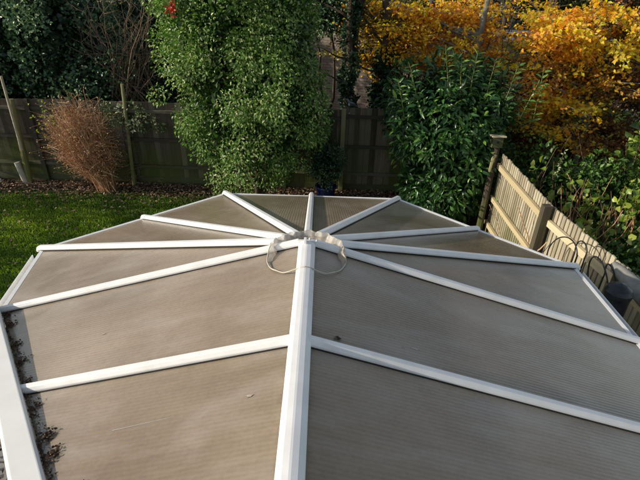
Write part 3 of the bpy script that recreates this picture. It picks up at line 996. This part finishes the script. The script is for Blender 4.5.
bu = empty('evergreen_bush', 'tall dense small-leaved evergreen bush in front of the back fence', 'bush', (-1.35, 8.55, 0))
env = [((-1.35, 8.35, 2.35), (1.28, 1.1, 1.3)), ((-1.45, 8.45, 3.9), (1.28, 1.1, 1.5)), ((-1.32, 8.25, 1.50), (1.22, 1.0, .92)), ((-.75, 8.4, 1.9), (.80, .9, 1.0)), ((-.75, 8.35, 2.9), (.70, .9, 1.2)), ((-1.7, 8.4, 3.3), (1.0, .9, 1.1)), ((-.9, 8.4, 3.0), (.78, .9, 1.2)), ((-1.75, 8.35, 2.5), (.95, .9, 1.0))]
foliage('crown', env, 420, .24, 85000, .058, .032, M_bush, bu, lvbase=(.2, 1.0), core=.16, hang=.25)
trunkset(bu, Vector((-1.25, 8.6, 0)), [(-1.9, 8.5, 2.5), (-1.2, 8.4, 3), (-.6, 8.5, 2.4)], .07)
c = aty(171, 9, 7.55); nn = 30
P = np.array(c) + rng.normal(size=(nn, 3)) * .045
leaves('red_leaves', P, rdir(nn), rdir(nn), .07, .04, rng.random(nn), M_red, bu)

# ------------------------------------------------------------------ cherry laurel
la = empty('cherry_laurel', 'glossy large-leaved laurel bush growing by the far end of the side fence', 'bush', (2.1, 7.95, 0))
env = [((2.22, 8.1, 1.35), (.80, .72, 1.25)), ((2.05, 8.2, 2.05), (.98, .75, .72)), ((2.72, 8.45, 1.75), (.62, .55, .95)), ((2.32, 7.95, .75), (.50, .42, .75))]
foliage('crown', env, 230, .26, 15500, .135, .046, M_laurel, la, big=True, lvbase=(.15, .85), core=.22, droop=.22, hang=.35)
trunkset(la, Vector((2.2, 8.1, 0)), [(1.6, 8.1, 1.8), (2.3, 8.0, 2.4), (2.9, 8.2, 2.2)], .05)
b = MB(); SP = []; SD = []
for (px, py, pt_) in [((533, 122), (545, 66), 0), ((520, 118), (540, 80), 0), ((448, 95), (446, 45), 0), ((420, 110), (409, 62), 0), ((470, 90), (478, 50), 0), ((485, 100), (497, 58), 0), ((405, 120), (398, 78), 0), ((505, 100), (520, 62), 0), ((460, 100), (462, 58), 0)]:
    a = aty(px[0], px[1], 7.75); c = aty(py[0], py[1], 7.7)
    pts = branch_path(a, c, 6, .03); b.tube(pts, [.009 - .001 * i for i in range(7)], n=5, lv=.8)
    for i in range(9):
        t = i / 9 * .98 + .02
        q = a.lerp(c, t)
        for s in (-1, 1):
            SP.append(q); SD.append((s * .8 + random.gauss(0, .2), -.3 + random.gauss(0, .3), .45 + random.gauss(0, .2)))
b.build('shoots', plainmat('green_stem', (.20, .22, .06), var=.3), la)
n = len(SP)
leaves('shoot_leaves', np.array([tuple(p) for p in SP]), np.array(SD), rdir(n) * .4 + np.array([0, -.4, 1]), rng.uniform(.10, .15, n), .042, rng.uniform(.6, 1, n), M_laurel, la, big=True)

# ------------------------------------------------------------------ hedge masses behind the back fence
def hedge(px0, px1, py0, py1, y, depth, label, mat, nleaf, L, W, lv=(.2, .8), name='evergreen_shrub', nb=120, bs=.3, group='evergreen shrubs behind the back fence', cat='shrub', core=.3, nenv=5, keep=None):
    c = aty((px0 + px1) / 2, py1, y)
    base = Vector((c.x, y, hgt(c.x, y)))
    o = empty(name, label, cat, base, group)
    x0 = aty(px0, (py0 + py1) / 2, y).x; x1 = aty(px1, (py0 + py1) / 2, y).x
    zt = aty((px0 + px1) / 2, py0, y).z; zb = aty((px0 + px1) / 2, py1, y).z
    env = []
    for i in range(nenv):
        fx = (i + .5) / nenv
        env.append(((x0 + (x1 - x0) * fx + rng.normal() * .1, y + rng.normal() * .2, (zt + zb) / 2 + rng.normal() * .15), ((x1 - x0) * .5 / nenv * 1.7 + .1, depth, (zt - zb) * .5 * rng.uniform(.85, 1.1))))
    foliage('crown', env, nb, bs, nleaf, L, W, mat, o, lvbase=lv, core=core, keep=keep)
    trunkset(o, base, [(e[0][0], e[0][1], e[0][2]) for e in env[:3]], .05)
    return o


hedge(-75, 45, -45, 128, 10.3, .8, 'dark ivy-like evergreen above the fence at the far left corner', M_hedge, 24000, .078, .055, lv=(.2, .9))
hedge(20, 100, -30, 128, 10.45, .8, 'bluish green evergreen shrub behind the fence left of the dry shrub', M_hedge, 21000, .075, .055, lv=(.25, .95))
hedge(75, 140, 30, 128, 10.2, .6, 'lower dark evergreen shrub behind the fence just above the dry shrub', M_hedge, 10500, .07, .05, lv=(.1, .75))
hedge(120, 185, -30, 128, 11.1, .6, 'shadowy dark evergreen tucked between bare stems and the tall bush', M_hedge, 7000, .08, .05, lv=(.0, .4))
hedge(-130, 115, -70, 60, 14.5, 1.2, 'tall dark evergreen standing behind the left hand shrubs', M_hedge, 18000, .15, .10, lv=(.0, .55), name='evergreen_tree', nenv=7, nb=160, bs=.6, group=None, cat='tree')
hedge(300, 350, -20, 30, 10.8, .5, 'leafy evergreen tree top showing just right of the tall bush', M_hedge, 4200, .08, .05, lv=(.1, .7), nenv=2, nb=60, bs=.25, group=None)

# bare stems in the left hand shrubs
bs_ = empty('bare_shrub', 'leafless brown multi-stemmed shrub tangled among the dark evergreens', 'shrub', (-4.2, 9.9, 0))
b = MB()
for i in range(58):
    px = random.uniform(70, 170); py = random.uniform(-10, 60)
    tip = aty(px, py, random.uniform(9.6, 10.1)); s = Vector((-4.1 + random.gauss(0, .35), 9.95 + random.gauss(0, .1), random.uniform(1.2, 1.9)))
    r = random.uniform(.006, .018)
    pts = branch_path(s, tip, 6, .10); b.tube(pts, [r * (1 - .12 * k) for k in range(7)], n=5, cap=False)
    for k in range(4):
        q = pts[random.randint(2, 6)]; b.tube(branch_path(q, q + Vector((random.gauss(0, .3), random.gauss(0, .1), random.uniform(0, .4))), 3, .1), [r * .4, r * .35, r * .3, r * .2], n=4, cap=False)
for i in range(6):
    b.tube(branch_path((-4.1 + i * .1, 9.95, 0), (-4.3 + i * .12, 9.95, 1.6), 4, .05), [.03, .028, .025, .02, .018], n=6)
b.build('branches', plainmat('brown_bare', (.17, .12, .08), var=.4, rough=.9), bs_)

# ------------------------------------------------------------------ ivy-clad trunks and wall beyond
bw = MB(); bw.box((.4, 14.2, 1.25), (4.6, .22, 2.7))
wl = bw.build('brick_wall', brickmat('pale_brick', (0.24, 0.19, 0.155), (0.32, 0.26, 0.21), (0.14, 0.12, 0.10)), origin=(1.6, 14.2, 0))
tag(wl, 'pale sunlit brick wall seen between ivy covered trunks beyond the fence', 'wall')
b = MB(); b.box((.4, 14.2, 2.63), (4.66, .28, .06)); cp_ = b.build('coping', plainmat('stone_coping', (.4, .37, .32), var=.2), None); cp_.parent = wl
for v in cp_.data.vertices: v.co -= Vector((1.6, 14.2, 0))
wl.rotation_euler = (0, 0, radians(-18))


def ivy_tree(px, pyt, pyb, y, r, label, nleaf, spread):
    a = aty(px, pyb, y); t = aty(px, pyt, y)
    base = Vector((a.x, y, 0))
    o = empty('ivy_clad_tree', label, 'tree', base, 'ivy clad trees beyond the centre fence')
    b = MB(); pts = branch_path(base, (t.x, y, t.z + 1.5), 8, .04)
    b.tube(pts, [r * (1 - .06 * i) for i in range(9)], n=9); b.build('trunk', M_bark, o, smooth=True)
    env = []
    n = 7
    for i in range(n):
        z = a.z - .4 + (t.z + .3 - a.z) * i / (n - 1)
        env.append(((base.x + random.gauss(0, .05), y, z), (spread * random.uniform(.7, 1.3), spread, .3)))
    foliage('ivy', env, 70, .12, nleaf, .07, .055, M_hedge, o, lvbase=(.0, .55), core=.2)
    b = MB()
    for i in range(10):
        z = random.uniform(a.z + .3, t.z + 1)
        s = Vector((base.x, y, z)); b.tube(branch_path(s, s + Vector((random.choice((-1, 1)) * random.uniform(.4, 1.2), random.gauss(0, .2), random.uniform(.2, .9))), 5, .1), [.03, .025, .02, .015, .01, .006], n=6)
    b.build('limb', M_bark, o)
    return o


ivy_tree(347, 0, 106, 9.9, .09, 'ivy covered trunk rising behind the bird on the fence', 3200, .11)
ivy_tree(380, 55, 106, 10.1, .09, 'shorter dark ivy clad trunk left of the laurel bush', 4000, .20)

# ------------------------------------------------------------------ autumn trees
def autumn(name, label, mat, px, py_base, y, r, sprays, nper, L, group=None, trunkmat=M_greybark, lv=(.2, .9), dy=1.2, sx=.55, front=1.0):
    """trunk with layered leaf sprays; sprays = list of (px, py, weight)"""
    a = aty(px, py_base, y)
    base = Vector((a.x, y, hgt(a.x, y)))
    o = empty(name, label, 'tree', base, group)
    top = Vector((base.x + random.gauss(0, .1), y, max(5.5, a.z + 3)))
    b = MB(); pts = branch_path(base, top, 9, .03); b.tube(pts, [r * (1 - .07 * i) for i in range(10)], n=10); b.build('trunk', trunkmat, o, smooth=True)
    b = MB(); PP = []; DD = []; LV = []
    for (sxp, syp, w) in sprays:
        yy = y + random.uniform(-dy * front, dy)
        c = aty(sxp, syp, yy)
        s = Vector((base.x, y, max(1.0, min(c.z - .5, 4.5))))
        bp = branch_path(s, c, 6, .08); b.tube(bp, [.028, .024, .019, .015, .011, .008, .005], n=5, cap=False)
        bv = random.gauss(0, .14)
        for k in range(7):
            ang = random.uniform(0, 2 * pi); ln = random.uniform(.25, .8) * sx / .55
            q = bp[random.randint(3, 6)]
            e = q + Vector((cos(ang) * ln, sin(ang) * ln, random.gauss(-.02, .10)))
            b.tube([q, q.lerp(e, .5) + Vector((0, 0, .03)), e], [.006, .005, .002], n=4, cap=False)
            m = int(nper * w / 7)
            t = rng.uniform(.1, 1.05, m)[:, None]
            P = np.array(q) * (1 - t) + np.array(e) * t + rng.normal(size=(m, 3)) * np.array([.07, .07, .04])
            PP.append(P); DD.append(rng.normal(size=(m, 3)) * np.array([1, 1, .5]) + np.array(e - q) * 1.5)
            LV.append(np.clip(rng.uniform(*lv, m) + bv, 0, 1))
    b.build('limbs', trunkmat, o)
    P = np.vstack(PP); D = np.vstack(DD); n = len(P)
    s = rng.uniform(.6, 1.3, n)
    leaves('crown', P, D, rdir(n) * .8 + np.array([-.55, -.4, .6]), L * s, L * .62 * s, np.concatenate(LV), mat, o)
    return o


def scat(n, x0, x1, y0, y1, w=1.0):
    return [(random.uniform(x0, x1), random.uniform(y0, y1), w * random.uniform(.6, 1.3)) for _ in range(n)]


autumn('beech_tree', 'grey trunked beech with bright orange leaves rising above the laurel', M_beech, 474, 60, 9.9, .085, scat(20, 400, 520, -8, 50) + scat(26, 365, 470, 0, 70), 260, .078, group=None, lv=(.3, 1.0), front=-.25)
autumn('beech_tree', 'golden orange beech spreading across the upper right beyond the fence', M_beech, 585, 130, 9.2, .06, scat(34, 510, 625, 10, 105) + scat(12, 540, 650, -8, 45) + scat(10, 520, 580, 95, 135), 300, .076, lv=(.38, 1.0))
autumn('beech_tree', 'rust brown beech with thin low branches at the right edge beyond the fence', M_rust, 628, 160, 9.8, .05, scat(40, 540, 670, 50, 165) + scat(22, 490, 620, 110, 180) + scat(12, 600, 670, 0, 60), 300, .07, trunkmat=M_bark, lv=(.25, 1.0))
autumn('hornbeam_tree', 'thin yellowish green tree behind the ivy clad trunks', M_olive, 398, 80, 11.5, .05, scat(30, 335, 415, -8, 60) + scat(8, 300, 350, -8, 30), 360, .06, trunkmat=M_greybark, lv=(.15, .95))
autumn('field_maple', 'brown leaved understorey tree filling the gap behind the laurel shoots', M_rust, 520, 150, 10.8, .04, scat(34, 440, 610, 50, 185), 300, .06, trunkmat=M_bark, lv=(.1, .8))
autumn('acer_tree', 'slight golden leaved tree reaching over the fence between the ivy trunk and the laurel', M_beech, 405, 90, 10.6, .03, scat(14, 350, 410, 15, 62), 120, .07, trunkmat=M_bark, lv=(.5, 1.0))
autumn('hazel_tree', 'green and yellow leaved young tree mixed among the orange leaves', M_lime, 560, 130, 9.6, .035, scat(20, 480, 630, 20, 150), 130, .07, trunkmat=M_bark, lv=(.2, .95))
autumn('willow_tree', 'pale yellow leaved tree top above the dark evergreens on the left', M_olive, 90, 60, 12.3, .06, scat(16, 20, 175, -14, 12), 130, .055, trunkmat=M_greybark, lv=(.2, .9))
# plain trunks further back
for (px, y, r, lab) in [(545, 13.5, .12, 'slender dark trunk standing beyond the golden beech'), (622, 12.0, .09, 'dark trunk behind the rust brown leaves at the right edge'), (436, 15, .10, 'distant dark trunk left of the grey beech trunk'), (505, 17, .10, 'far thin trunk beside the asphalt road'), (362, 16, .08, 'leaning pale trunk beyond the brick wall')]:
    a = aty(px, 40, y); base = Vector((a.x, y, hgt(a.x, y)))
    o = empty('bare_tree', lab, 'tree', base)
    b = MB(); b.tube(branch_path(base, base + Vector((random.gauss(0, .3), 0, 7)), 8, .04), [r * (1 - .08 * i) for i in range(9)], n=9); b.build('trunk', M_bark if px != 362 else M_greybark, o, smooth=True)
    b = MB()
    for i in range(16):
        s = base + Vector((0, 0, random.uniform(1.2, 5)))
        pts = branch_path(s, s + Vector((random.uniform(-1.6, 1.6), random.uniform(-.8, .8), random.uniform(-.1, 1.1))), 5, .1)
        b.tube(pts, [.03, .024, .018, .013, .009, .005], n=5)
    b.build('limbs', M_bark, o)

shade_tree = empty('evergreen_tree', 'unseen evergreen added beyond the left edge of the lawn to shade it and the back fence', 'tree', (-11.2, 7.6, 0))  # out of view, added to dapple the lawn and shade the back fence
foliage('crown', [((-11.2, 4.6, 2.7), (.9, 1.1, 1.5)), ((-11.6, 6.6, 2.4), (1.1, 1.1, 1.3)), ((-11.0, 8.6, 2.4), (.9, .6, 1.3))], 80, .38, 4200, .10, .07, M_hedge, shade_tree, core=.10)
trunkset(shade_tree, Vector((-11.2, 7.6, 0)), [(-11.3, 4.8, 2.7), (-11.6, 6.8, 3.2), (-11.1, 8.1, 2.6)], .12)

ub = empty('bare_thicket', 'thin dark leafless stems in the shade right of the laurel', 'shrub', (4.6, 9.9, 0))
b = MB()
for i in range(46):
    s = Vector((random.uniform(3.2, 6.4), random.uniform(9.3, 10.4), 0)); r = random.uniform(.008, .022)
    pts = branch_path(s, s + Vector((random.gauss(.1, .45), random.gauss(0, .3), random.uniform(1.6, 3.4))), 7, .10)
    b.tube(pts, [r * (1 - .1 * k) for k in range(8)], n=5, cap=False)
b.build('stems', M_bark, ub)

# dark mass of the wood, nobody could count it
env = []
for i in range(26):
    x = -26 + i * 2.3 + rng.normal() * .6
    y = 24 + rng.normal() * 1.5 + (16 if x > 4 else 0)
    env.append(((x, y, 2.4), (2.2, 1.5, 3.4 + rng.normal() * .6)))
o = foliage('far_wood', env, 420, .9, 42000, .22, .14, M_olive, None, lvbase=(.0, .6), core=.35)
tag(o, 'far wood of dull green and brown foliage beyond the gardens', 'wood', kind='stuff')
env = []
for i in range(9):
    x = 3.6 + i * 1.0 + rng.normal() * .3
    env.append(((x, 11.4 + rng.normal() * .3, .5), (.8, .6, .75)))
o = foliage('undergrowth', env, 140, .3, 9000, .09, .05, M_hedge, None, lvbase=(.0, .5), core=.3)
tag(o, 'dark low undergrowth on the woodland floor beyond the fence', 'undergrowth', kind='stuff')

# ------------------------------------------------------------------ plants beyond the side fence
def plant(name, label, cat, env, nb, bs, nleaf, L, W, mat, lv, core=.2, twigs=14, big=True, tm=M_twig, tw=.006):
    c = env[0][0]
    o = empty(name, label, cat, (c[0], c[1], 0))
    foliage('leaves', env, nb, bs, nleaf, L, W, mat, o, big=big, lvbase=lv, core=core)
    b = MB()
    for i in range(twigs):
        e = random.choice(env)
        s = Vector((e[0][0] + abs(random.gauss(0, .15)), e[0][1] + random.gauss(0, .15), 0))
        t = Vector(e[0]) + Vector([max(-.9, min(.9, random.gauss(.1, .5))) * r for r in e[1]]) + Vector((0, 0, e[1][2] * .5))
        b.tube(branch_path(s, t, 6, .10), [tw * 1.6, tw * 1.5, tw * 1.3, tw * 1.1, tw, tw * .8, tw * .5], n=5)
    b.build('stems', tm, o)
    return o


plant('dark_shrub', 'dark green leafy shrub just over the far part of the side fence', 'shrub', [((3.9, 7.6, .75), (.75, .9, .75)), ((4.6, 7.2, .7), (.7, .8, .8))], 90, .25, 5500, .09, .055, M_bush, (.0, .6), big=False)
plant('dark_shrub', 'dense dark shrub at the right edge under the variegated bush', 'shrub', [((4.9, 6.0, .55), (.9, .9, .65)), ((4.2, 5.2, .5), (.7, .8, .6))], 90, .25, 5500, .085, .06, M_bush, (.0, .6), big=False)
plant('hydrangea', 'round leaved yellow green plant leaning over the side fence', 'plant', [((4.05, 5.75, 1.18), (.55, .55, .28)), ((4.6, 5.6, 1.2), (.5, .5, .3))], 40, .18, 430, .115, .10, M_lime, (.3, 1.0), core=.0, twigs=40, tw=.008)
plant('hydrangea', 'smaller round leaved plant with fading leaves behind the middle of the side fence', 'plant', [((3.45, 6.9, 1.45), (.25, .35, .2)), ((3.75, 6.4, 1.25), (.3, .35, .22))], 14, .12, 50, .10, .085, M_lime, (.3, 1.0), core=.0, twigs=16, tw=.007)
plant('yellowing_bush', 'yellow green leafy bush with pale leaves at the right edge above the round leaved plant', 'bush', [((5.05, 6.9, 1.75), (.42, .5, .75)), ((5.3, 6.5, 1.3), (.45, .5, .6))], 40, .18, 1700, .09, .06, M_lime, (.05, .85), core=.15, twigs=14, big=True)
# pruned dry twigs
dt = empty('pruned_shrub', 'cut brown stems poking up beyond the side fence', 'shrub', (3.75, 6.0, 0))
b = MB()
for i in range(60):
    s = Vector((3.9 + random.gauss(0, .45), 5.95 + random.gauss(0, .4), .5)); t = s + Vector((max(-.6, random.gauss(.0, .3)), random.gauss(0, .3), random.uniform(.4, 1.0)))
    r = random.uniform(.004, .010); b.tube(branch_path(s, t, 4, .12), [r, r * .95, r * .9, r * .8, r * .7], n=5, lv=random.random())
b.build('stems', M_straw, dt)
# upright silvery sprig
sg_ = empty('silver_sprig', 'upright grey green sprig beyond the side fence in the shade', 'plant', (3.75, 7.3, 0))
b = MB(); a = Vector((3.72, 7.15, .4)); t = aty(565, 150, 7.15); b.tube([a, a.lerp(t, .5) + Vector((.03, 0, 0)), t], [.008, .006, .003], n=5); b.build('stem', M_twig, sg_)
n = 90; tt = rng.uniform(.2, 1, n)[:, None]
leaves('leaves', np.array(a) * (1 - tt) + np.array(t) * tt, rdir(n), rdir(n), .05, .03, rng.uniform(.3, .8, n), M_variegated, sg_)

# ------------------------------------------------------------------ grass and fallen leaves
def in_octagon(x, y):
    return (abs(x + .07) < 2.1) & (y < 4.3) & ((abs(x + .07) + (y - 2.1)) < 3.0)


n = 150000
x = rng.uniform(-7.9, 0.4, n); y = 3.2 + (8.85 - 3.2) * rng.uniform(0, 1, n)
m = ~in_octagon(x, y) & ((y < 8.55) | (rng.random(n) < .5)) & (x > -2.4 - (y - 2) * .82)
x, y = x[m], y[m]; n = len(x)
patch = np.sin(x * 1.7 + 1) * np.sin(y * 2.3) + np.sin(x * 4.1 + y * 3.3) * .5 + rng.normal(size=n) * .3
thin = (y > 7.7) & (rng.random(n) < (y - 7.7) * .8)
x, y, patch = x[~thin], y[~thin], patch[~thin]; n = len(x)
P = np.stack([x, y, np.full(n, .0)], 1)
D = np.stack([rng.normal(0, .45, n), rng.normal(0, .45, n), np.ones(n)], 1)
o = leaves('grass', P, D, rdir(n), rng.uniform(.025, .06, n), rng.uniform(.006, .011, n), np.clip(.5 + patch * .18 + rng.normal(0, .12, n), 0, 1), M_grass, fold=.1, droop=.25)
tag(o, 'short green lawn grass with shadow patches', 'grass', kind='stuff')


def litter(name, n, fx, fy, zf, label, size=(.03, .07), lv=(.1, 1.0)):
    x = fx(n); y = fy(n)
    P = np.stack([x, y, zf(n)], 1)
    a = rng.uniform(0, 2 * pi, n)
    D = np.stack([np.cos(a), np.sin(a), rng.normal(0, .15, n)], 1)
    N = rdir(n) * .4 + np.array([0, 0, 1])
    o = leaves(name, P, D, N, rng.uniform(*size, n), rng.uniform(size[0] * .7, size[1] * .7, n), rng.uniform(*lv, n), M_litter, fold=.2, droop=.1)
    return tag(o, label, 'fallen leaves', kind='stuff')


litter('fallen_leaves', 9000, lambda n: rng.uniform(-8.5, 3.0, n), lambda n: 9.2 - abs(rng.normal(0, .42, n)), lambda n: rng.uniform(.01, .05, n), 'brown fallen leaves along the foot of the back fence')
litter('lawn_leaves', 520, lambda n: rng.uniform(-7.8, -.6, n), lambda n: 8.8 - abs(rng.normal(0, 1.5, n)), lambda n: rng.uniform(.035, .055, n), 'scattered pale fallen leaves on the lawn grass', size=(.04, .085), lv=(.5, 1.0))
litter('woodland_leaves', 16000, lambda n: rng.uniform(2.5, 14, n), lambda n: rng.uniform(9.5, 24, n), lambda n: rng.uniform(.05, .28, n), 'fallen leaf litter on the woodland floor beyond the fence', size=(.05, .13))
litter('path_leaves', 1200, lambda n: rng.uniform(-4.2, -2.2, n), lambda n: rng.uniform(.2, 3.6, n), lambda n: rng.uniform(.05, .075, n), 'brown leaves lying on the grey paving beside the conservatory', size=(.03, .06), lv=(0, .8))

# ------------------------------------------------------------------ light
SUN_EL, SUN_AZ = radians(19.5), math.atan2(-0.97, -0.15)   # azimuth measured from +Y towards +X
sdir = Vector((sin(SUN_AZ) * cos(SUN_EL), cos(SUN_AZ) * cos(SUN_EL), sin(SUN_EL)))
w = bpy.data.worlds.new('World'); S.world = w; w.use_nodes = True
wn = w.node_tree; bg = wn.nodes['Background']
sky = wn.nodes.new('ShaderNodeTexSky'); sky.sky_type = 'NISHITA'; sky.sun_disc = False
sky.sun_elevation = SUN_EL; sky.sun_rotation = SUN_AZ; sky.air_density = 1.0; sky.dust_density = 0.8
shs = wn.nodes.new('ShaderNodeHueSaturation'); shs.inputs['Saturation'].default_value = 0.60
wn.links.new(sky.outputs[0], shs.inputs['Color']); wn.links.new(shs.outputs[0], bg.inputs['Color']); bg.inputs['Strength'].default_value = 0.15  # within the daylight range
sl_ = bpy.data.lights.new('sun', 'SUN'); sl_.energy = 5.0; sl_.angle = radians(0.55); sl_.color = (1.0, 0.89, 0.74)
so = bpy.data.objects.new('sun', sl_); COL.objects.link(so)
so.rotation_euler = sdir.to_track_quat('Z', 'Y').to_euler()
so.location = sdir * 30

S.view_settings.view_transform = 'Standard'; S.view_settings.look = 'None'; S.view_settings.exposure = 0
